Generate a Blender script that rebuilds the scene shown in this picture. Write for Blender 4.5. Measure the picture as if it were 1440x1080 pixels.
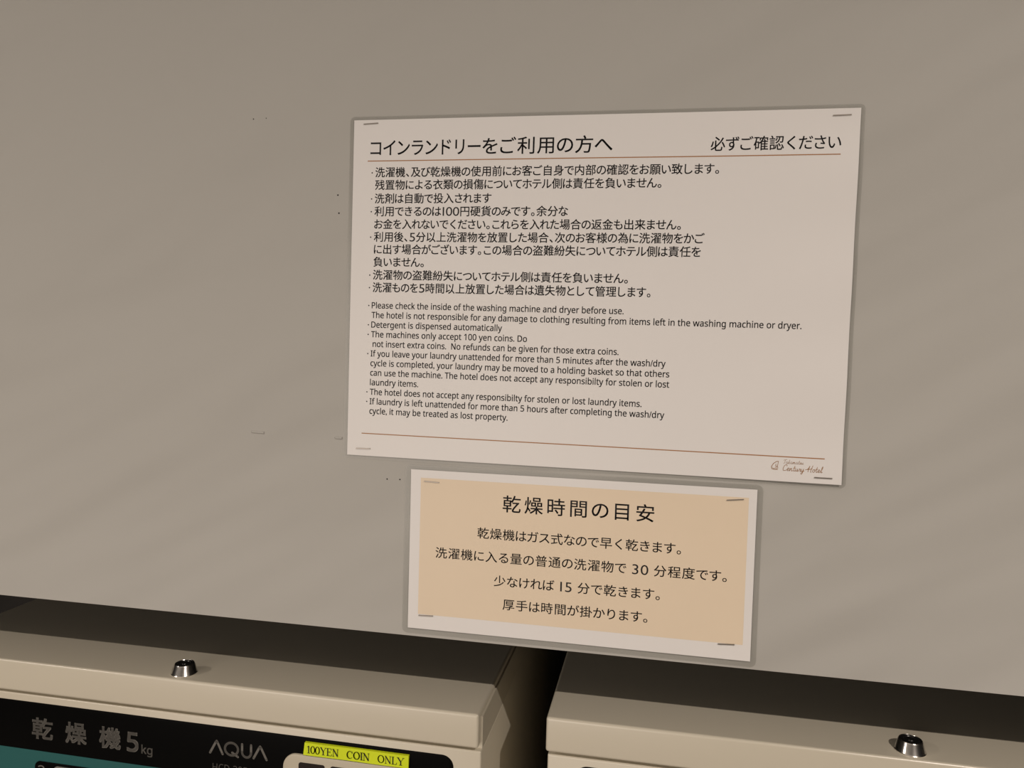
import bpy, bmesh, math
from mathutils import Matrix, Vector

# ------------------------------------------------------------ clear
for o in list(bpy.data.objects):
    bpy.data.objects.remove(o, do_unlink=True)
SC = bpy.context.scene
COL = SC.collection
Z0 = 1.5                                   # height of the large notice's centre above the floor

# ------------------------------------------------------------ camera
R = [[0.9817677557730814, 0.18838653040988518, 0.025349336961919315],
     [0.03391415760333578, -0.042380204843751317, -0.9985257874243697],
     [-0.187034498524576, 0.9811801228100391, -0.047996489081320225]]
cd = bpy.data.cameras.new('camera')
cam = bpy.data.objects.new('camera', cd)
COL.objects.link(cam)
cd.sensor_width = 36.0
cd.lens = 27.03974746182415
cd.clip_start = 0.01
M = Matrix(((R[0][0], -R[1][0], -R[2][0]),
            (R[0][1], -R[1][1], -R[2][1]),
            (R[0][2], -R[1][2], -R[2][2]))).to_4x4()
M.translation = Vector((0.06273596218183361, -0.6515107870386424, Z0 - 0.04646894284579045))
cam.matrix_world = M
SC.camera = cam

# ------------------------------------------------------------ world, lights, exposure
W = bpy.data.worlds.new('room_ambience')
SC.world = W
W.use_nodes = True
wb = W.node_tree.nodes['Background']
wb.inputs['Color'].default_value = (1.0, 0.86, 0.72, 1)
wb.inputs['Strength'].default_value = 0.01


def downlight(name, loc, target, power, radius, cone=160, blend=1.0, color=(1.0, 0.88, 0.775)):
    l = bpy.data.lights.new(name, 'SPOT')
    l.energy = power
    l.color = color
    l.shadow_soft_size = radius
    l.spot_size = math.radians(cone)
    l.spot_blend = blend
    o = bpy.data.objects.new(name, l)
    COL.objects.link(o)
    o.location = loc
    o.rotation_euler = (Vector(target) - Vector(loc)).to_track_quat('-Z', 'Y').to_euler()
    return o


downlight('ceiling_downlight', (1.0, -1.44, Z0 + 1.07), (1.0, -1.44, 0), 140, 0.014)
downlight('ceiling_downlight', (-2.25, -1.44, Z0 + 1.07), (-2.25, -1.44, 0), 140, 0.014)

# added soft fill from the front, out of view; stands for no known source
al = bpy.data.lights.new('front_fill', 'AREA')
al.shape = 'RECTANGLE'
al.size = 1.7
al.size_y = 1.3
al.energy = 26
al.color = (1.0, 0.885, 0.785)
ao = bpy.data.objects.new('front_fill', al)
COL.objects.link(ao)
ao.location = (-1.05, -2.4, Z0 - 0.30)
ao.rotation_euler = (math.radians(90), 0, 0)

vs = SC.view_settings
vs.view_transform = 'Standard'
vs.look = 'None'
vs.gamma = 1.0
vs.use_curve_mapping = False
vs.exposure = -0.17


# ------------------------------------------------------------ materials
def mat(name, col, rough=0.5, metal=0.0, spec=0.5, bump=None, coat=0.0, mottle=None):
    m = bpy.data.materials.new(name)
    m.use_nodes = True
    nt = m.node_tree
    b = nt.nodes['Principled BSDF']
    b.inputs['Base Color'].default_value = (*col, 1)
    b.inputs['Roughness'].default_value = rough
    b.inputs['Metallic'].default_value = metal
    b.inputs['Specular IOR Level'].default_value = spec
    if coat:
        b.inputs['Coat Weight'].default_value = coat
        b.inputs['Coat Roughness'].default_value = 0.25
    tc = nt.nodes.new('ShaderNodeTexCoord')
    if mottle:
        n = nt.nodes.new('ShaderNodeTexNoise')
        n.inputs['Scale'].default_value = mottle[0]
        n.inputs['Detail'].default_value = 4
        nt.links.new(tc.outputs['Object'], n.inputs['Vector'])
        mx = nt.nodes.new('ShaderNodeMix')
        mx.data_type = 'RGBA'
        k = mottle[1]
        mx.inputs[6].default_value = (*[c * (1 - k) for c in col], 1)
        mx.inputs[7].default_value = (*[min(1, c * (1 + k)) for c in col], 1)
        nt.links.new(n.outputs['Fac'], mx.inputs[0])
        nt.links.new(mx.outputs[2], b.inputs['Base Color'])
    last = None
    for sc, dist, stretch in (bump or []):
        n = nt.nodes.new('ShaderNodeTexNoise')
        n.inputs['Scale'].default_value = sc
        n.inputs['Detail'].default_value = 2
        mp = nt.nodes.new('ShaderNodeMapping')
        mp.vector_type = 'TEXTURE'
        mp.inputs['Rotation'].default_value = stretch[1]
        mp.inputs['Scale'].default_value = stretch[0]
        nt.links.new(tc.outputs['Object'], mp.inputs['Vector'])
        nt.links.new(mp.outputs['Vector'], n.inputs['Vector'])
        bp = nt.nodes.new('ShaderNodeBump')
        bp.inputs['Strength'].default_value = 1.0
        bp.inputs['Distance'].default_value = dist
        nt.links.new(n.outputs['Fac'], bp.inputs['Height'])
        if last:
            nt.links.new(last.outputs['Normal'], bp.inputs['Normal'])
        last = bp
    if last:
        nt.links.new(last.outputs['Normal'], b.inputs['Normal'])
    return m


def film_mat(name, tint, gloss_rough):
    m = bpy.data.materials.new(name)
    m.use_nodes = True
    nt = m.node_tree
    nt.nodes.clear()
    out = nt.nodes.new('ShaderNodeOutputMaterial')
    tr = nt.nodes.new('ShaderNodeBsdfTransparent')
    tr.inputs['Color'].default_value = (*tint, 1)
    gl = nt.nodes.new('ShaderNodeBsdfGlossy')
    gl.inputs['Roughness'].default_value = gloss_rough
    mx = nt.nodes.new('ShaderNodeMixShader')
    mx.inputs[0].default_value = 0.025
    nt.links.new(tr.outputs[0], mx.inputs[1])
    nt.links.new(gl.outputs[0], mx.inputs[2])
    nt.links.new(mx.outputs[0], out.inputs[0])
    return m


I3 = (1, 1, 1)
NR = (0, 0, 0)
WALL = mat('wall_paint', (0.49, 0.48, 0.452), 0.6, spec=0.25,
           bump=[(1.0, 0.022, ((0.42, 1, 0.13), (0, math.radians(-27), 0))), (900, 0.00004, (I3, NR))])
SHADEW = mat('gap_shade_wall', (0.03, 0.028, 0.026), 0.8, mottle=(20, 0.2))  # shade of the gap put into the colour of rear wall and underside
GREYW = mat('grey_wall_paint', (0.22, 0.21, 0.20), 0.7, mottle=(8, 0.05))
FLOOR = mat('floor_vinyl', (0.30, 0.27, 0.23), 0.5, mottle=(30, 0.15))
CEIL = mat('ceiling_board', (0.75, 0.74, 0.71), 0.8, mottle=(60, 0.04))
HOLE = mat('hole_dark', (0.01, 0.009, 0.008), 0.9, spec=0.1)
PAPER = mat('white_paper', (0.86, 0.84, 0.83), 0.42, spec=0.45, bump=[(14, 0.0006, ((1, 1, 1.6), NR))])
CREAM = mat('cream_print', (0.86, 0.72, 0.55), 0.45, spec=0.45, mottle=(25, 0.02))
INK = mat('black_ink', (0.012, 0.011, 0.013), 0.55, spec=0.3)
RULE = mat('brown_rule_ink', (0.40, 0.18, 0.055), 0.5)
GOLD = mat('gold_brown_ink', (0.34, 0.155, 0.045), 0.5)
FILM = film_mat('laminate_film', (0.93, 0.93, 0.925), 0.3)
STEEL = mat('staple_steel', (0.30, 0.27, 0.24), 0.4, metal=0.8)
ENAMEL = mat('cream_enamel', (0.66, 0.61, 0.50), 0.30, spec=0.9, bump=[(1400, 0.00003, (I3, NR))])
CHROME = mat('chrome', (0.85, 0.83, 0.80), 0.2, metal=1.0)
LOCKBLK = mat('black_lock_plug', (0.01, 0.01, 0.01), 0.3)
BLACK = mat('black_panel_film', (0.003, 0.003, 0.003), 0.3, spec=0.04)
TEAL = mat('teal_panel_film', (0.019, 0.115, 0.115), 0.45, spec=0.3)
GREYINK = mat('grey_print', (0.15, 0.143, 0.13), 0.5, spec=0.2)
DIMINK = mat('dim_grey_print', (0.07, 0.067, 0.061), 0.5, spec=0.2)
GREYPL = mat('grey_plastic', (0.22, 0.21, 0.20), 0.4)
PLATE = mat('beige_plastic', (0.56, 0.51, 0.40), 0.4)
WINDOW = mat('smoked_window', (0.012, 0.008, 0.008), 0.2, spec=0.4)
REDINK = mat('red_print', (0.35, 0.05, 0.03), 0.5)
TAPE = mat('yellow_tape', (0.72, 0.85, 0.02), 0.5, spec=0.3)
FRAME = mat('stand_steel', (0.35, 0.34, 0.32), 0.45, metal=0.3)


# ------------------------------------------------------------ helpers
def obj(name, bm, m, parent=None, smooth=False):
    me = bpy.data.meshes.new(name)
    bm.to_mesh(me)
    bm.free()
    if smooth:
        for p in me.polygons:
            p.use_smooth = True
    for k in (m if isinstance(m, (list, tuple)) else [m]):
        me.materials.append(k)
    o = bpy.data.objects.new(name, me)
    COL.objects.link(o)
    if parent:
        o.parent = parent
    return o


def thing(name, loc, label, cat, group=None, roty=0.0):
    o = bpy.data.objects.new(name, None)
    o.empty_display_size = 0.05
    COL.objects.link(o)
    o.location = loc
    o.rotation_euler = (0, roty, 0)
    o['label'] = label
    o['category'] = cat
    if group:
        o['group'] = group
    return o


def add_box(bm, x0, x1, y0, y1, z0, z1, bevel=0.0, seg=3):
    r = bmesh.ops.create_cube(bm, size=1.0)
    vs_ = r['verts']
    for v in vs_:
        v.co = Vector((x0 if v.co.x < 0 else x1, y0 if v.co.y < 0 else y1, z0 if v.co.z < 0 else z1))
    if bevel:
        es = list({e for v in vs_ for e in v.link_edges})
        bmesh.ops.bevel(bm, geom=es, offset=bevel, segments=seg, profile=0.5, affect='EDGES')


def box(name, x0, x1, y0, y1, z0, z1, m, parent=None, bevel=0.0, seg=3):
    bm = bmesh.new()
    add_box(bm, x0, x1, y0, y1, z0, z1, bevel, seg)
    o = obj(name, bm, m, parent)
    if bevel:
        for p in o.data.polygons:
            p.use_smooth = True
        o.data.set_sharp_from_angle(angle=math.radians(40))
    return o


def rounded_outline(x0, x1, z0, z1, r, corners='abcd', n=8):
    """outline, counter-clockwise from lower left; r may be a 4-tuple ll, lr, ur, ul"""
    rs = r if isinstance(r, tuple) else (r, r, r, r)
    pts = []
    for (cx, cz, sx, sz, a0), q in zip(((x0, z0, 1, 1, 180), (x1, z0, -1, 1, 270), (x1, z1, -1, -1, 0), (x0, z1, 1, -1, 90)), rs):
        if q <= 0:
            pts.append((cx, cz))
            continue
        for i in range(n + 1):
            a = math.radians(a0 + 90 * i / n)
            pts.append((cx + sx * q + q * math.cos(a), cz + sz * q + q * math.sin(a)))
    return pts


def plate(name, outline, y_back, y_front, m, parent, chamfer=0.0):
    """a slab with the given x-z outline; the front faces -y"""
    bm = bmesh.new()
    f = [bm.verts.new((x, y_front, z)) for x, z in outline]
    b = [bm.verts.new((x, y_back, z)) for x, z in outline]
    top = bm.faces.new(f)
    bm.faces.new(b[::-1])
    n = len(f)
    for i in range(n):
        bm.faces.new((f[i], b[i], b[(i + 1) % n], f[(i + 1) % n]))
    bmesh.ops.recalc_face_normals(bm, faces=bm.faces)
    if chamfer:
        bmesh.ops.bevel(bm, geom=list(top.edges), offset=chamfer, segments=3, profile=0.5, affect='EDGES')
    o = obj(name, bm, m, parent)
    for p in o.data.polygons:
        p.use_smooth = True
    o.data.set_sharp_from_angle(angle=math.radians(35))
    return o


def sheet(name, hw0, hw1, hh0, hh1, y_back, y_front, disp, m, parent, r=0.0, nx=84, nz=60):
    """a thin laminated sheet: gridded slab following disp(x, z) with rounded corners"""
    bm = bmesh.new()

    def co(i, j):
        x = hw0 + (hw1 - hw0) * i / nx
        z = hh0 + (hh1 - hh0) * j / nz
        if r > 0:                                   # pull the corner vertices onto the rounding
            for cx, sx in ((hw0, 1), (hw1, -1)):
                for cz, sz in ((hh0, 1), (hh1, -1)):
                    ux, uz = (cx + sx * r - x) * sx, (cz + sz * r - z) * sz
                    if ux > 0 and uz > 0:
                        L = math.hypot(ux, uz)
                        k = min(1.0, r / L) if L else 1.0
                        k = r * max(ux, uz) / r / L if L else 1.0
                        x, z = cx + sx * (r - ux * k), cz + sz * (r - uz * k)
        return x, z
    g = []
    for yy in (y_front, y_back):
        g.append([[bm.verts.new((co(i, j)[0], yy - disp(*co(i, j)), co(i, j)[1])) for j in range(nz + 1)] for i in range(nx + 1)])
    for i in range(nx):
        for j in range(nz):
            bm.faces.new((g[0][i][j], g[0][i + 1][j], g[0][i + 1][j + 1], g[0][i][j + 1]))
            bm.faces.new((g[1][i][j], g[1][i][j + 1], g[1][i + 1][j + 1], g[1][i + 1][j]))
    rim = [(i, 0) for i in range(nx)] + [(nx, j) for j in range(nz)] + [(i, nz) for i in range(nx, 0, -1)] + [(0, j) for j in range(nz, 0, -1)]
    for k, (i, j) in enumerate(rim):
        i2, j2 = rim[(k + 1) % len(rim)]
        bm.faces.new((g[0][i][j], g[1][i][j], g[1][i2][j2], g[0][i2][j2]))
    o = obj(name, bm, m, parent)
    for p in o.data.polygons:
        p.use_smooth = True
    o.data.set_sharp_from_angle(angle=math.radians(50))
    return o


def lathe(bm, prof, c, n=40):
    rings = []
    for r, z in prof:
        if r < 1e-6:
            rings.append([bm.verts.new((c[0], c[1], c[2] + z))])
        else:
            rings.append([bm.verts.new((c[0] + r * math.cos(2 * math.pi * k / n), c[1] + r * math.sin(2 * math.pi * k / n), c[2] + z)) for k in range(n)])
    for a, b in zip(rings, rings[1:]):
        for k in range(n):
            q = [a[k % len(a)], a[(k + 1) % len(a)], b[(k + 1) % len(b)], b[k % len(b)]]
            u = []
            for v in q:
                if v not in u:
                    u.append(v)
            if len(u) > 2:
                bm.faces.new(u)
    bmesh.ops.recalc_face_normals(bm, faces=bm.faces)


# ------------------------------------------------------------ printing: flat ink shapes on a y-plane
class Ink:
    """collects flat print (x, z in metres) and links it as one mesh on the sheet's surface"""

    def __init__(self):
        self.v, self.f = [], []

    def poly(self, pts):
        b = len(self.v)
        self.v += list(pts)
        self.f.append(tuple(range(b, b + len(pts))))

    def disc(self, x, z, r, n=10):
        self.poly([(x + r * math.cos(2 * math.pi * k / n), z + r * math.sin(2 * math.pi * k / n)) for k in range(n)])

    def stroke(self, pts, w, caps=True):
        for (x0, z0), (x1, z1) in zip(pts, pts[1:]):
            L = math.hypot(x1 - x0, z1 - z0)
            if L < 1e-9:
                continue
            nx, nz = -(z1 - z0) / L * w / 2, (x1 - x0) / L * w / 2
            self.poly([(x0 - nx, z0 - nz), (x1 - nx, z1 - nz), (x1 + nx, z1 + nz), (x0 + nx, z0 + nz)])
        if caps:
            for x, z in pts:
                self.disc(x, z, w / 2)

    def glyphs(self, mesh, fx, fz):
        b = len(self.v)
        self.v += [(fx(v[0]), fz(v[1])) for v in mesh[0]]
        self.f += [tuple(b + i for i in f) for f in mesh[1]]

    def build(self, name, m, parent, y, disp=None):
        me = bpy.data.meshes.new(name)
        me.from_pydata([(x, y - (disp(x, z) if disp else 0.0), z) for x, z in self.v], [], self.f)
        me.materials.append(m)
        o = bpy.data.objects.new(name, me)
        COL.objects.link(o)
        o.parent = parent
        bm = bmesh.new()
        bm.from_mesh(me)
        for f in bm.faces:
            f.normal_update()
            if f.normal.y > 0:
                f.normal_flip()
        bm.to_mesh(me)
        bm.free()
        return o


_cache = {}


def text_mesh(s, bold=0.0):
    """the outline of some lettering, made bolder by overprinting slightly shifted copies"""
    if bold:
        v0, f0 = text_mesh(s)
        vs_, fs = [], []
        for dx, dz in ((-1, -1), (1, -1), (1, 1), (-1, 1), (0, 0)):
            b = len(vs_)
            vs_ += [(x + dx * bold, z + dz * bold) for x, z in v0]
            fs += [tuple(b + i for i in f) for f in f0]
        return vs_, fs
    if s not in _cache:
        c = bpy.data.curves.new('lettering', 'FONT')
        c.body = s
        c.size = 1.0
        c.resolution_u = 4
        c.fill_mode = 'FRONT'
        o = bpy.data.objects.new('lettering', c)
        COL.objects.link(o)
        dg = bpy.context.evaluated_depsgraph_get()
        me = bpy.data.meshes.new_from_object(o.evaluated_get(dg))
        _cache[s] = ([(v.co.x, v.co.y) for v in me.vertices], [tuple(p.vertices) for p in me.polygons])
        bpy.data.objects.remove(o, do_unlink=True)
        bpy.data.curves.remove(c)
        bpy.data.meshes.remove(me)
    return _cache[s]


def bounds(mesh):
    xs = [v[0] for v in mesh[0]]
    zs = [v[1] for v in mesh[0]]
    return min(xs), max(xs), min(zs), max(zs)


_a = bounds(text_mesh('口'))
_b = bounds(text_mesh('口口'))
EM = (_b[1] - _a[1])                              # advance of one full-width character
_k = bounds(text_mesh('国'))
MIDZ = (_k[2] + _k[3]) / 2                         # vertical middle of a full-width character
_h = bounds(text_mesh('H'))
CAP = _h[3]
CAPS = bounds(text_mesh(chr(0x1D5A7)))[3]            # cap height of the sans letters


def advance(ch, kata):
    if ch in '、。':
        return 0.52
    if ch == ' ':
        return 0.28
    if ch.isascii():
        return 0.42 if ch == '1' else 0.66
    if '\u3040' <= ch <= '\u309f':
        return 0.90
    if '\u30a0' <= ch <= '\u30ff':
        return kata
    return 1.0


def jp_line(ink, s, xl, xr, zc, em, bold=0.0, kata=0.9, slope=0.0, track=1.0):
    """one line of print from xl to xr (metres), its characters' middle at zc, em high"""
    adv = [advance(c, kata) for c in s]
    tot = sum(adv)
    sx = (xr - xl) / (tot - 0.10 - (0.18 if s[-1] in '。' else 0)) * 1.0     # side bearings of first and last glyph
    x = xl - 0.05 * sx
    gw = min(sx, em * 1.06)
    for c, a in zip(s, adv):
        if c != ' ':
            g = text_mesh(c, 0 if c.isascii() else bold)
            b = bounds(g)
            gc = (b[0] + b[1]) / 2
            if c in '、。':
                mid = x + (0.06 + (b[1] - b[0]) / EM / 2) * gw
            elif c.isascii():
                mid = x + a * sx / 2
            else:
                mid = x + a * sx / 2 + (gc - EM / 2) / EM * gw * 0.5
            kx = gw / EM * (kata / 0.88 if '\u30a0' <= c <= '\u30ff' and kata < 0.85 else 1.0)
            if c.isascii():
                kx = gw / EM * 1.0
            zz = zc + slope * (mid - xl)
            kz = em / EM
            if c.isascii():                        # digits stand as tall as the kana
                kz = em * 0.80 / CAP
                z_off = -0.40 * em
                ink.glyphs(g, lambda v, m=mid, q=gc, k=kz * 1.18: m + (v - q) * k, lambda v, k=kz, z=zz + z_off: z + v * k)
            else:
                ink.glyphs(g, lambda v, m=mid, q=gc, k=kx: m + (v - q) * k, lambda v, k=kz, z=zz: z + (v - MIDZ) * k)
        x += a * sx


def sans(s):
    """plain letters as the narrow humanist sans of the mathematical alphabets"""
    r = ''
    for c in s:
        if 'A' <= c <= 'Z':
            r += chr(0x1D5A0 + ord(c) - 65)
        elif 'a' <= c <= 'z':
            r += chr(0x1D5BA + ord(c) - 97)
        elif '0' <= c <= '9':
            r += chr(0x1D7E2 + ord(c) - 48)
        else:
            r += c
    return r


def en_line(ink, s, xl, xr, zb, cap, bold=0.0, slope=0.0):
    s = sans(s)
    g = text_mesh(s, bold)
    b = bounds(g)
    k = (xr - xl) / (b[1] - b[0])
    kz = cap / CAPS
    base = len(ink.v)
    ink.glyphs(g, lambda v: xl + (v - b[0]) * k, lambda v: zb + v * kz)
    if slope:
        for i in range(base, len(ink.v)):
            ink.v[i] = (ink.v[i][0], ink.v[i][1] + slope * (ink.v[i][0] - xl))


def staple(parent, xa, za, xb, zb, y, depth, disp):
    """a wire staple: crown with two legs going back through the sheet into the wall"""
    w = 0.0004
    bm = bmesh.new()
    y0 = y - disp((xa + xb) / 2, (za + zb) / 2)
    path = [(xa, y0 + depth, za), (xa, y0 - 0.0003, za), (xb, y0 - 0.0003, zb), (xb, y0 + depth, zb)]
    ring = []
    ax = Vector((xb - xa, 0, zb - za)).normalized()
    up = Vector((-ax.z, 0, ax.x))
    for k, p in enumerate(path):
        p = Vector(p)
        if k in (0, 3):
            side = [ax, -ax]
            quad = [p + ax * w + up * w, p - ax * w + up * w, p - ax * w - up * w, p + ax * w - up * w]
        else:
            sgn = -1 if k == 1 else 1
            c = (ax * sgn + Vector((0, -1, 0)))
            quad = [p - c * w * -1 * sgn * sgn + up * w, p + c * w * -1 + up * w, p + c * w * -1 - up * w, p + c * w - up * w]
            if k == 1:
                quad = [p - c * w + up * w, p + c * w + up * w, p + c * w - up * w, p - c * w - up * w]
            else:
                quad = [p + c * w + up * w, p - c * w + up * w, p - c * w - up * w, p + c * w - up * w]
                quad = [quad[1], quad[0], quad[3], quad[2]]
        if k == 3:
            quad = [quad[1], quad[0], quad[3], quad[2]]
        ring.append([bm.verts.new(q) for q in quad])
    for a, b in zip(ring, ring[1:]):
        for k in range(4):
            bm.faces.new((a[k], a[(k + 1) % 4], b[(k + 1) % 4], b[k]))
    bm.faces.new(ring[0])
    bm.faces.new(ring[-1])
    bmesh.ops.recalc_face_normals(bm, faces=bm.faces)
    return obj('staple', bm, STEEL, parent)


# ------------------------------------------------------------ the room
ZE = Z0 - 0.30765                                  # lower edge of the wall panel
bm = bmesh.new()
add_box(bm, -3.0, 3.0, 0.0, 0.80, ZE, 2.62)        # the deep panel over the dryers
wall = obj('wall_back', bm, [WALL, SHADEW])
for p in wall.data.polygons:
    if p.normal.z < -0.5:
        p.material_index = 1                       # underside coloured near black so the gap stays in shade
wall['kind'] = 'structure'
wr = box('wall_rear', -3.0, 3.0, 0.80, 0.90, 0.0, 2.62, SHADEW)
wr['kind'] = 'structure'
wf = box('wall_front', -3.0, 3.0, -2.55, -2.45, 0.0, 2.62, GREYW)
wf['kind'] = 'structure'
fl = box('floor', -3, 3, -2.55, 0.9, -0.05, 0.0, FLOOR)
fl['kind'] = 'structure'
ce = box('ceiling', -3, 3, -2.55, 0.9, 2.62, 2.67, CEIL)
ce['kind'] = 'structure'

# old staple holes and a painted-over staple in the panel
for x, z, r in ((-0.3066, 0.1544, 0.0006), (-0.2941, 0.1547, 0.0005), (-0.2239, 0.0850, 0.0008), (-0.2227, 0.0690, 0.0008),
                (-0.1731, -0.1674, 0.0007), (-0.1611, -0.1671, 0.0007), (-0.2231, -0.1325, 0.0007), (-0.3054, -0.1309, 0.0006)):
    bm = bmesh.new()
    bmesh.ops.create_cone(bm, cap_ends=True, segments=12, radius1=r * 0.85, radius2=r * 0.85, depth=0.0006,
                          matrix=Matrix.Translation((x, 0.0001, Z0 + z)) @ Matrix.Rotation(math.pi / 2, 4, 'X'))
    obj('staple_hole', bm, HOLE, wall)
for x0, x1, z0, z1 in ((-0.3052, -0.2931, -0.1309, -0.1313), (-0.2230, -0.2165, -0.1325, -0.1327)):
    bm = bmesh.new()
    n = 8
    rr = []
    for k in range(n + 1):
        a = math.pi * k / n
        rr.append([bm.verts.new((x, -0.0011 * math.sin(a), Z0 + z + 0.0011 * math.cos(a))) for x, z in ((x0, z0), (x1, z1))])
    for a, b in zip(rr, rr[1:]):
        bm.faces.new((a[0], a[1], b[1], b[0]))
    bm.faces.new([q[0] for q in rr])
    bm.faces.new([q[1] for q in rr][::-1])
    bmesh.ops.recalc_face_normals(bm, faces=bm.faces)
    obj('painted_staple', bm, WALL, wall)


# ------------------------------------------------------------ the large notice
def disp1(x, z):
    s = min(1.0, max(0.0, (x - 0.09) / 0.11))
    s = s * s * (3 - 2 * s)
    return 0.0010 * s * (0.5 + 0.5 * math.sin(z * 75 + 0.6)) + 0.00035 * (0.5 + 0.5 * math.sin(x * 22 + z * 19))


Y_B, Y_F, Y_P, Y_T = -0.0006, -0.0009, -0.00115, -0.00125       # pouch back / front, paper front, ink
n1 = thing('notice_sign', (0, 0, Z0), 'large laminated white notice stapled to the wall with Japanese and English laundry rules', 'sign', roty=0.00679)
sheet('laminate_pouch', -0.2138, 0.2132, -0.1514, 0.1516, Y_B, Y_F, disp1, FILM, n1, r=0.004, nx=120, nz=90)['label'] = 'clear laminate pouch'
sheet('paper_sheet', -0.21, 0.21, -0.1485, 0.1485, Y_F, Y_P, disp1, PAPER, n1)['label'] = 'white printed sheet'

k = Ink()
jp_line(k, 'コインランドリーをご利用の方へ', -0.1949, 0.0171, 0.1238, 0.0155, kata=0.75, bold=0.006)
k.build('heading_text', INK, n1, Y_T, disp1)
k = Ink()
jp_line(k, '必ずご確認ください', 0.0972, 0.1963, 0.1223, 0.0123, bold=0.006)
k.build('side_heading_text', INK, n1, Y_T, disp1)

for z in (0.1128, -0.1284):
    k = Ink()
    n = 40
    for i in range(n):
        xa, xb = -0.1966 + 0.393 * i / n, -0.1966 + 0.393 * (i + 1) / n
        k.poly([(xa, z - 0.0004), (xb, z - 0.0004), (xb, z + 0.0004), (xa, z + 0.0004)])
    k.build('rule_line', RULE, n1, Y_T, disp1)['label'] = 'thin brown rule'

JP = [('洗濯機、及び乾燥機の使用前にお客ご自身で内部の確認をお願い致します。', 102.7, 103.5, 1),
      ('残置物による衣類の損傷についてホテル側は責任を負いません。', 91.7, 58.0, 0),
      ('洗剤は自動で投入されます', 79.9, -84.1, 1),
      ('利用できるのは100円硬貨のみです。余分な', 68.7, -17.7, 1),
      ('お金を入れないでください。これらを入れた場合の返金も出来ません。', 57.5, 75.1, 0),
      ('利用後、5分以上洗濯物を放置した場合、次のお客様の為に洗濯物をかご', 46.4, 94.8, 1),
      ('に出す場合がございます。この場合の盗難紛失についてホテル側は責任を', 35.5, 92.8, 0),
      ('負いません。', 24.4, -143.5, 0),
      ('洗濯物の盗難紛失についてホテル側は責任を負いません。', 13.0, 33.8, 1),
      ('洗濯ものを5時間以上放置した場合は遺失物として管理します。', 1.9, 52.8, 1)]
k = Ink()
for s, z, xr, dot in JP:
    jp_line(k, s, -0.1890, xr / 1000, z / 1000, 0.0094, bold=0.009)
    if dot:
        k.disc(-0.1922, z / 1000 - 0.0002, 0.00062)
k.build('japanese_text', INK, n1, Y_T, disp1)

EN = [('Please check the inside of the washing machine and dryer before use.', 32.2, 1),
      ('The hotel is not responsible for any damage to clothing resulting from items left in the washing machine or dryer.', 173.8, 0),
      ('Detergent is dispensed automatically', -71.0, 1),
      ('The machines only accept 100 yen coins. Do', -48.9, 1),
      ('not insert extra coins.  No refunds can be given for those extra coins.', 29.3, 0),
      ('If you leave your laundry unattended for more than 5 minutes after the wash/dry', 68.3, 1),
      ('cycle is completed, your laundry may be moved to a holding basket so that others', 71.7, 0),
      ('can use the machine. The hotel does not accept any responsibilty for stolen or lost', 72.0, 0),
      ('laundry items.', -144.8, 0),
      ('The hotel does not accept any responsibilty for stolen or lost laundry items.', 50.0, 1),
      ('If laundry is left unattended for more than 5 hours after completing the wash/dry', 69.0, 1),
      ('cycle, it may be treated as lost property.', -63.6, 0)]
k = Ink()
for i, (s, xr, dot) in enumerate(EN):
    z = -0.0165 - 0.00855 * i
    xl = -0.1880 if i == 4 else -0.1897
    en_line(k, s, xl, xr / 1000, z, 0.0053, bold=0.011)
    if dot:
        k.disc(-0.1924, z + 0.0024, 0.0006)
k.build('english_text', INK, n1, Y_T, disp1)


# logo: looping emblem and two lines of handwriting
def arc(cx, cz, rx, rz, a0, a1, n=10):
    return [(cx + rx * math.cos(math.radians(a0 + (a1 - a0) * i / n)), cz + rz * math.sin(math.radians(a0 + (a1 - a0) * i / n))) for i in range(n + 1)]


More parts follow.
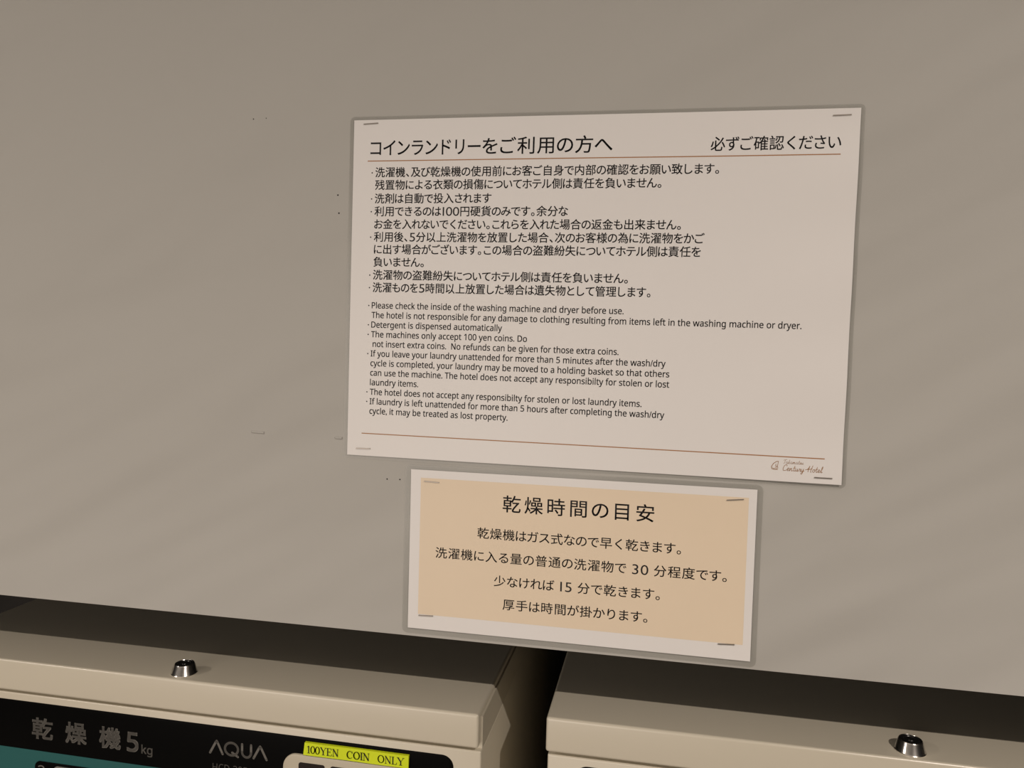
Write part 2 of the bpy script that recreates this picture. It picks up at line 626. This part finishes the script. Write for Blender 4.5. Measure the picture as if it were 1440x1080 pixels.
SCRIPT = {
    'a': (0.72, [arc(0.32, 0.24, 0.24, 0.24, 60, 380) + [(0.56, 0.05), (0.72, 0.08)]]),
    'e': (0.58, [[(0.05, 0.18), (0.45, 0.30)] + arc(0.27, 0.25, 0.2, 0.24, 20, 320) + [(0.58, 0.12)]]),
    'n': (0.72, [[(0.08, 0.42), (0.04, 0.0), (0.18, 0.36), (0.32, 0.46), (0.42, 0.36), (0.42, 0.06), (0.52, 0.0), (0.72, 0.12)]]),
    'm': (1.0, [[(0.08, 0.42), (0.04, 0.0), (0.18, 0.38), (0.3, 0.45), (0.36, 0.34), (0.34, 0.0), (0.48, 0.38), (0.6, 0.45), (0.68, 0.34), (0.68, 0.05), (0.8, 0.0), (1.0, 0.12)]]),
    't': (0.5, [[(0.26, 0.85), (0.16, 0.12), (0.26, 0.0), (0.5, 0.12)], [(0.02, 0.5), (0.46, 0.54)]]),
    'u': (0.7, [[(0.06, 0.42), (0.06, 0.1), (0.18, 0.0), (0.36, 0.12), (0.46, 0.42), (0.44, 0.06), (0.54, 0.0), (0.7, 0.12)]]),
    'r': (0.5, [[(0.04, 0.1), (0.14, 0.46), (0.2, 0.38), (0.36, 0.4), (0.3, 0.1), (0.38, 0.0), (0.5, 0.12)]]),
    'y': (0.68, [[(0.06, 0.42), (0.06, 0.12), (0.18, 0.02), (0.38, 0.14), (0.5, 0.44), (0.4, -0.25), (0.2, -0.42), (0.08, -0.28), (0.3, -0.05), (0.68, 0.14)]]),
    'k': (0.66, [[(0.3, 0.92), (0.06, 0.0)], [(0.48, 0.44), (0.14, 0.22), (0.4, 0.0), (0.66, 0.12)]]),
    's': (0.5, [[(0.02, 0.08), (0.24, 0.46), (0.38, 0.16), (0.2, 0.0), (0.06, 0.06), (0.5, 0.12)]]),
    'o': (0.62, [arc(0.28, 0.23, 0.22, 0.23, 70, 430) + [(0.62, 0.36)]]),
    'l': (0.42, [[(0.04, 0.1), (0.34, 0.75), (0.3, 0.98), (0.18, 0.8), (0.14, 0.1), (0.24, 0.0), (0.42, 0.1)]]),
    'C': (0.9, [[(0.78, 0.78), (0.74, 0.96), (0.52, 1.0), (0.22, 0.8), (0.06, 0.42), (0.12, 0.1), (0.34, 0.0), (0.62, 0.06), (0.9, 0.16)]]),
    'T': (0.8, [[(0.06, 0.72), (0.12, 0.9), (0.5, 0.86), (0.95, 0.98)], [(0.5, 0.88), (0.34, 0.1), (0.16, 0.0)]]),
    'H': (1.2, [[(-0.3, 0.36), (0.2, 0.4), (0.48, 0.98), (0.3, 0.05)], [(1.1, 1.05), (0.86, 0.3), (0.86, 0.02), (1.0, 0.0)], [(0.1, 0.5), (0.5, 0.44), (1.1, 0.56)]]),
    ' ': (0.5, [])}


def script_line(ink, s, xl, xr, zb, h, w, slant=0.22):
    tot = sum(SCRIPT[c][0] for c in s)
    kx = (xr - xl) / tot
    x = xl
    for c in s:
        a, st = SCRIPT[c]
        for pts in st:
            ink.stroke([(x + (px + slant * pz) * kx, zb + pz * h) for px, pz in pts], w)
        x += a * kx


k = Ink()
script_line(k, 'Takamatsu', 0.1649, 0.1805, -0.1339, 0.0034, 0.00024)
script_line(k, 'Century Hotel', 0.1645, 0.1950, -0.1397, 0.0050, 0.0004)
logo = k.build('logo_lettering', GOLD, n1, Y_T, disp1)
k = Ink()
k.stroke([(0.1612, -0.1325), (0.1597, -0.1326), (0.1575, -0.1342), (0.1560, -0.1368), (0.1563, -0.1386), (0.1580, -0.1391), (0.1608, -0.1390)], 0.0005)
k.stroke([(0.1612, -0.1325), (0.1608, -0.1350), (0.1600, -0.1372), (0.1582, -0.1384), (0.1570, -0.1380)], 0.00035)
k.stroke([(0.1594, -0.1345), (0.1591, -0.1366), (0.1606, -0.1363), (0.1610, -0.1378), (0.1594, -0.1387)], 0.00035)
k.build('logo_emblem', GOLD, n1, Y_T, disp1)

for a in ((-0.2006, 0.1449, -0.1881, 0.1455), (0.1897, 0.1430, 0.2026, 0.1433), (-0.2011, -0.1422, -0.1884, -0.1420), (0.1895, -0.1437, 0.2023, -0.1437)):
    staple(n1, *a, Y_T, 0.0042, disp1)


# ------------------------------------------------------------ the small notice
def disp2(x, z):
    return 0.0003 * (0.5 + 0.5 * math.sin(x * 24 + z * 31 + 1.0)) + 0.0005 * max(0.0, (z - 0.05) / 0.025) * (0.5 + 0.5 * math.sin(x * 40))


n2 = thing('notice_sign', (-0.00285, 0, Z0 - 0.22882), 'small laminated cream notice on drying times, stapled below the large white notice', 'sign', roty=0.0025)
sheet('laminate_pouch', -0.1532, 0.1524, -0.0764, 0.0754, Y_B, Y_F, disp2, FILM, n2, r=0.005, nx=120, nz=60)['label'] = 'clear laminate pouch'
sheet('paper_sheet', -0.1477, 0.1477, -0.0715, 0.0715, Y_F, Y_P, disp2, PAPER, n2)['label'] = 'white paper with a trimmed edge'
k = Ink()
nx, nz = 60, 30
for i in range(nx):
    for j in range(nz):
        xa, xb = -0.1385 + 0.2798 * i / nx, -0.1385 + 0.2798 * (i + 1) / nx
        za, zb = -0.0583 + 0.1227 * j / nz, -0.0583 + 0.1227 * (j + 1) / nz
        k.poly([(xa, za), (xb, za), (xb, zb), (xa, zb)])
k.build('colour_field', CREAM, n2, Y_T + 0.00004, disp2)['label'] = 'printed cream field'
k = Ink()
jp_line(k, '乾燥時間の目安', -0.0647, 0.0669, 0.0457, 0.0160, bold=0.006)
k.build('heading_text', INK, n2, Y_T, disp2)
k = Ink()
for s, xl, xr, zl, sl in (('乾燥機はガス式なので早く乾きます。', -85.8, 87.8, 18.7, -0.006), ('洗濯機に入る量の普通の洗濯物で 30 分程度です。', -123.5, 125.6, -1.7, -0.003),
                          ('少なければ 15 分で乾きます。', -70.1, 72.0, -22.6, 0.001), ('厚手は時間が掛かります。', -61.6, 62.4, -42.9, 0.002)):
    jp_line(k, s, xl / 1000, xr / 1000, zl / 1000, 0.0105, slope=sl, bold=0.006)
k.build('body_text', INK, n2, Y_T, disp2)
for a in ((-0.1350, 0.0615, -0.1219, 0.0611), (0.1241, 0.0614, 0.1368, 0.0628), (-0.1374, -0.0594, -0.1248, -0.0589), (0.1217, -0.0592, 0.1343, -0.0585)):
    staple(n2, *a, Y_T, 0.0042, disp2)

# ------------------------------------------------------------ the coin dryers
ZT = -0.3776                                       # top of a dryer, from the notice's centre
DH = 1.12                                          # floor to top
DW = 0.612
XC = -0.0838 - DW / 2                              # middle of the left dryer
YF = 0.0132                                        # its front
g1 = 'coin dryers under the wall panel'
d1 = thing('coin_dryer', (XC, YF + 0.3, Z0 + ZT - DH), 'left cream coin dryer with lettered black front and a yellow tape strip', 'dryer', g1)


def L(x, z):                                       # wall coordinates -> dryer coordinates
    return x - XC, z - ZT + DH


def local_ink(ink):
    ink.v = [L(x, z) for x, z in ink.v]
    return ink


FY = -0.3                                          # front plane in dryer coordinates
HW = DW / 2
bm = bmesh.new()
add_box(bm, -HW, HW, FY, 0.3, DH - 0.70, DH - 0.0360, 0.0016)
add_box(bm, -HW + 0.0005, HW - 0.0003, FY + 0.006, 0.297, DH - 0.0400, DH - 0.006)
cab = obj('cabinet', bm, ENAMEL, d1)
for p in cab.data.polygons:
    p.use_smooth = True
cab.data.set_sharp_from_angle(angle=math.radians(40))
box('lid', -HW - 0.0015, HW - 0.0020, FY - 0.0045, 0.302, DH - 0.0318, DH, ENAMEL, d1, bevel=0.0026, seg=5)
for sx in (-1, 1):
    for y0, y1 in ((FY + 0.01, FY + 0.05), (0.25, 0.29)):
        x0, x1 = sorted((sx * (HW - 0.01), sx * (HW - 0.05)))
        box('stand_leg', x0, x1, y0, y1, 0.0, DH - 0.70, FRAME, d1)
for y0, y1 in ((FY + 0.01, FY + 0.05), (0.25, 0.29)):
    box('stand_rail', -HW + 0.05, HW - 0.05, y0, y1, DH - 0.76, DH - 0.70, FRAME, d1)

# lock on the lid
bm = bmesh.new()
ly = FY + 0.0115
lathe(bm, [(0.0, 0.0), (0.0122, 0.0), (0.0124, 0.0006), (0.0118, 0.0014), (0.0096, 0.0088), (0.0090, 0.0097), (0.0081, 0.0100), (0.0078, 0.0095), (0.0076, 0.0085), (0.0, 0.0085)], (0, ly, DH))
lock = obj('lock', bm, CHROME, d1)
for p in lock.data.polygons:
    p.use_smooth = True
lock.data.set_sharp_from_angle(angle=math.radians(30))
lock['label'] = 'chrome lock with a black plug'
bm = bmesh.new()
lathe(bm, [(0.0, 0.0086), (0.0075, 0.0086), (0.0074, 0.0098), (0.0056, 0.0099), (0.0052, 0.0093), (0.0030, 0.0093), (0.0027, 0.0098), (0.0, 0.0098)], (0, ly, DH))
obj('lock_plug', bm, LOCKBLK, lock)

# black control strip
px0, pz1 = L(-0.6700, -0.4208)
px1, pz0 = L(-0.1095, -0.5600)
pan = plate('control_panel', rounded_outline(-HW + 0.0255, HW - 0.0255, pz0, pz1, 0.011), FY + 0.001, FY - 0.0006, BLACK, d1, 0.0003)
pan['label'] = 'glossy black control panel'
tx1, tz1 = L(-0.290, -0.4706)
plate('teal_panel', rounded_outline(-HW + 0.0265, tx1, pz0 + 0.001, tz1, (0.01, 0.004, 0.004, 0.0005)), FY - 0.0002, FY - 0.0009, TEAL, d1)['label'] = 'teal lower panel'
YI = FY - 0.0009
k = Ink()
for c, xa in (('乾', -0.5539), ('燥', -0.5148), ('機', -0.4760)):
    g = text_mesh(c, 0.022)
    b = bounds(g)
    xb, zc = xa + 0.0245, -0.4470
    k.glyphs(g, lambda v: xa + (v - b[0]) / (b[1] - b[0]) * (xb - xa - 0.0), lambda v: zc + ((v - b[2]) / (b[3] - b[2]) - 0.5) * 0.0222)
en_line(k, '5', -0.4448, -0.4318, -0.4573, 0.0187, bold=0.025)
en_line(k, 'kg', -0.4285, -0.4162, -0.4582, 0.0083, bold=0.012)
local_ink(k).build('dryer_lettering', GREYINK, d1, YI)
k = Ink()
ax, az, u = -0.3544, -0.4489, 0.0001253
H = 0.0144
w = 0.0023


def LP(pts):
    return [(ax + q[0] * 0.001, az + q[1] * H) for q in pts]


k.stroke(LP([(0.9, 0.08), (7.0, 0.86), (7.8, 0.93), (8.6, 0.86), (14.2, 0.08)]), w)
k.stroke(LP(arc(23.6, 0.5, 6.9, 0.43, 0, 360, 32)), w)
k.stroke(LP([(24.5, 0.26), (30.4, 0.02)]), w)
k.stroke(LP([(34.8, 0.93), (34.8, 0.42)] + arc(39.5, 0.40, 4.7, 0.33, 180, 360, 14) + [(44.2, 0.93)]), w)
k.stroke(LP([(46.9, 0.08), (52.9, 0.86), (53.7, 0.93), (54.5, 0.86), (60.4, 0.08)]), w)
local_ink(k).build('brand_lettering', GREYINK, d1, YI)
k = Ink()
en_line(k, 'HCD-3056GC', -0.3507, -0.2960, -0.4655, 0.0076)
local_ink(k).build('model_lettering', DIMINK, d1, YI)

# course display on the teal panel
x0, z1 = L(-0.5500, -0.4808)
x1, z0 = L(-0.4200, -0.5250)
YD = FY - 0.0018
disp_ = plate('course_display', rounded_outline(x0, x1, z0, z1, 0.006), FY - 0.0006, YD, BLACK, d1, 0.0003)
disp_['label'] = 'black rounded course display'
k = Ink()
en_line(k, '2', -0.5462, -0.5378, -0.4965, 0.0118)
local_ink(k).build('course_number', GREYINK, disp_, YD - 0.0002)
x0, z1 = L(-0.5275, -0.4832)
x1, z0 = L(-0.4900, -0.5150)
plate('course_button', rounded_outline(x0, x1, z0, z1, 0.005), YD + 0.0003, YD - 0.0012, GREYPL, disp_, 0.0004)

# coin plate with two dark windows
x0, z1 = L(-0.2762, -0.4372)
x1, z0 = L(-0.1445, -0.5450)
YC = FY - 0.0028
coin = plate('coin_plate', rounded_outline(x0, x1, z0, z1, 0.0135), FY, YC, PLATE, d1, 0.0010)
coin['label'] = 'beige rounded coin plate'
for xa, xb in ((-0.2598, -0.2336), (-0.2278, -0.1580)):
    x0, z1 = L(xa, -0.4442)
    x1, z0 = L(xb, -0.4800)
    wdw = plate('coin_window', rounded_outline(x0, x1, z0, z1, 0.0022), YC + 0.0004, YC - 0.0005, WINDOW, coin)
    if xa < -0.25:
        k = Ink()
        for q in range(4):
            k.stroke([(-0.2552 + q * 0.0011, -0.4495), (-0.2551 + q * 0.0011, -0.4512)], 0.0005)
        local_ink(k).build('red_mark', REDINK, wdw, YC - 0.0007)

tape_objs = []
# yellow label tape
x0, z1 = L(-0.2550, -0.4243)
x1, z0 = L(-0.1512, -0.4362)
YTp = FY - 0.0035
bm = bmesh.new()
n = 24
fr, bk = [], []
for i in range(n + 1):
    t = i / n
    x = x0 + (x1 - x0) * t
    fr.append([bm.verts.new((x + (0.0012 if i == 0 else 0), YTp - 0.0002 * math.sin(t * 9), z1)), bm.verts.new((x, YTp - 0.0002 * math.sin(t * 9 + 1), z0))])
    bk.append([bm.verts.new((x + (0.0012 if i == 0 else 0), FY - 0.0006, z1)), bm.verts.new((x, FY - 0.0028, z0))])
for i in range(n):
    bm.faces.new((fr[i][1], fr[i + 1][1], fr[i + 1][0], fr[i][0]))
    bm.faces.new((bk[i][0], bk[i + 1][0], bk[i + 1][1], bk[i][1]))
    bm.faces.new((fr[i][0], fr[i + 1][0], bk[i + 1][0], bk[i][0]))
    bm.faces.new((fr[i + 1][1], fr[i][1], bk[i][1], bk[i + 1][1]))
bm.faces.new((fr[0][0], bk[0][0], bk[0][1], fr[0][1]))
bm.faces.new((fr[n][1], bk[n][1], bk[n][0], fr[n][0]))
bmesh.ops.recalc_face_normals(bm, faces=bm.faces)
tape = obj('label_tape', bm, TAPE, d1)
tape['label'] = 'bright yellow label tape reading 100YEN COIN ONLY'

# serif lettering for the tape: (width, strokes) in a unit-high box; T = stem, t = hairline
T_, t_ = 0.00105, 0.00042


def serif_line(ink, spec, xl, unit, zb, h):
    for ch, a, b in spec:
        x = xl + a * unit
        wd = (b - a) * unit

        def P(*pts):
            return [(x + p[0] * wd, zb + p[1] * h) for p in pts]

        def sf(px, pz, half=0.16):
            ink.stroke(P((px - half, pz), (px + half, pz)), t_, False)
        if ch == '1':
            ink.stroke(P((0.55, 0), (0.55, 1)), T_, False)
            ink.stroke(P((0.55, 0.98), (0.15, 0.82)), t_)
            sf(0.55, 0.0, 0.38)
        elif ch in '0O':
            n = 28
            for q in range(n):
                a0, a1 = 2 * math.pi * q / n, 2 * math.pi * (q + 1) / n
                m = abs(math.cos((a0 + a1) / 2))
                ink.stroke(P((0.5 + 0.40 * math.cos(a0), 0.5 + 0.49 * math.sin(a0)), (0.5 + 0.40 * math.cos(a1), 0.5 + 0.49 * math.sin(a1))), t_ + (T_ - t_) * m)
        elif ch == 'C':
            n = 24
            for q in range(n):
                a0, a1 = math.radians(42 + 276 * q / n), math.radians(42 + 276 * (q + 1) / n)
                m = max(0, -math.cos((a0 + a1) / 2))
                ink.stroke(P((0.52 + 0.42 * math.cos(a0), 0.5 + 0.49 * math.sin(a0)), (0.52 + 0.42 * math.cos(a1), 0.5 + 0.49 * math.sin(a1))), t_ + (T_ - t_) * m)
            ink.stroke(P((0.86, 0.98), (0.86, 0.70)), t_)
        elif ch == 'Y':
            ink.stroke(P((0.16, 0.98), (0.52, 0.45)), T_, False)
            ink.stroke(P((0.86, 0.98), (0.52, 0.45)), t_)
            ink.stroke(P((0.52, 0.47), (0.52, 0)), T_, False)
            sf(0.16, 0.99)
            sf(0.86, 0.99, 0.13)
            sf(0.52, 0.0, 0.2)
        elif ch == 'E':
            ink.stroke(P((0.22, 0), (0.22, 1)), T_, False)
            ink.stroke(P((0.05, 0.99), (0.82, 0.99), (0.84, 0.78)), t_)
            ink.stroke(P((0.05, 0.01), (0.86, 0.01), (0.92, 0.24)), t_)
            ink.stroke(P((0.22, 0.51), (0.62, 0.51)), t_)
            ink.stroke(P((0.62, 0.62), (0.62, 0.40)), t_)
        elif ch == 'N':
            ink.stroke(P((0.18, 0), (0.18, 1)), t_)
            ink.stroke(P((0.84, 0), (0.84, 1)), t_)
            ink.stroke(P((0.16, 0.98), (0.84, 0.03)), T_, False)
            sf(0.18, 0.0, 0.14)
            sf(0.12, 0.99, 0.1)
            sf(0.84, 0.99, 0.14)
        elif ch == 'I':
            ink.stroke(P((0.5, 0), (0.5, 1)), T_, False)
            sf(0.5, 0.0, 0.4)
            sf(0.5, 0.99, 0.4)
        elif ch == 'L':
            ink.stroke(P((0.28, 0), (0.28, 1)), T_, False)
            sf(0.28, 0.99, 0.22)
            ink.stroke(P((0.06, 0.01), (0.88, 0.01), (0.93, 0.26)), t_)


k = Ink()
serif_line(k, [('1', 175, 203), ('0', 203, 238), ('0', 237, 272), ('Y', 272, 320), ('E', 320, 362), ('N', 362, 408),
               ('C', 465, 512), ('O', 512, 562), ('I', 560, 584), ('N', 582, 630), ('O', 686, 736), ('N', 736, 784), ('L', 784, 824), ('Y', 822, 876)],
           -0.2516 - 175 * 0.0001378, 0.0001378, -0.4338, 0.0070)
local_ink(k).build('tape_lettering', INK, tape, YTp - 0.0004)

# the second dryer: the same machine without the tape
d2 = d1.copy()
COL.objects.link(d2)
d2.location = (-0.0245 + DW / 2, YF + 0.3 + 0.0105, Z0 + ZT - DH)
d2['label'] = 'right cream coin dryer without tape, only its top and lid front in view'
for c in list(d1.children):
    if c.name.startswith('label_tape'):
        continue
    cc = c.copy()
    COL.objects.link(cc)
    cc.parent = d2
    for g in c.children:
        gg = g.copy()
        COL.objects.link(gg)
        gg.parent = cc
        for h in g.children:
            hh = h.copy()
            COL.objects.link(hh)
            hh.parent = gg
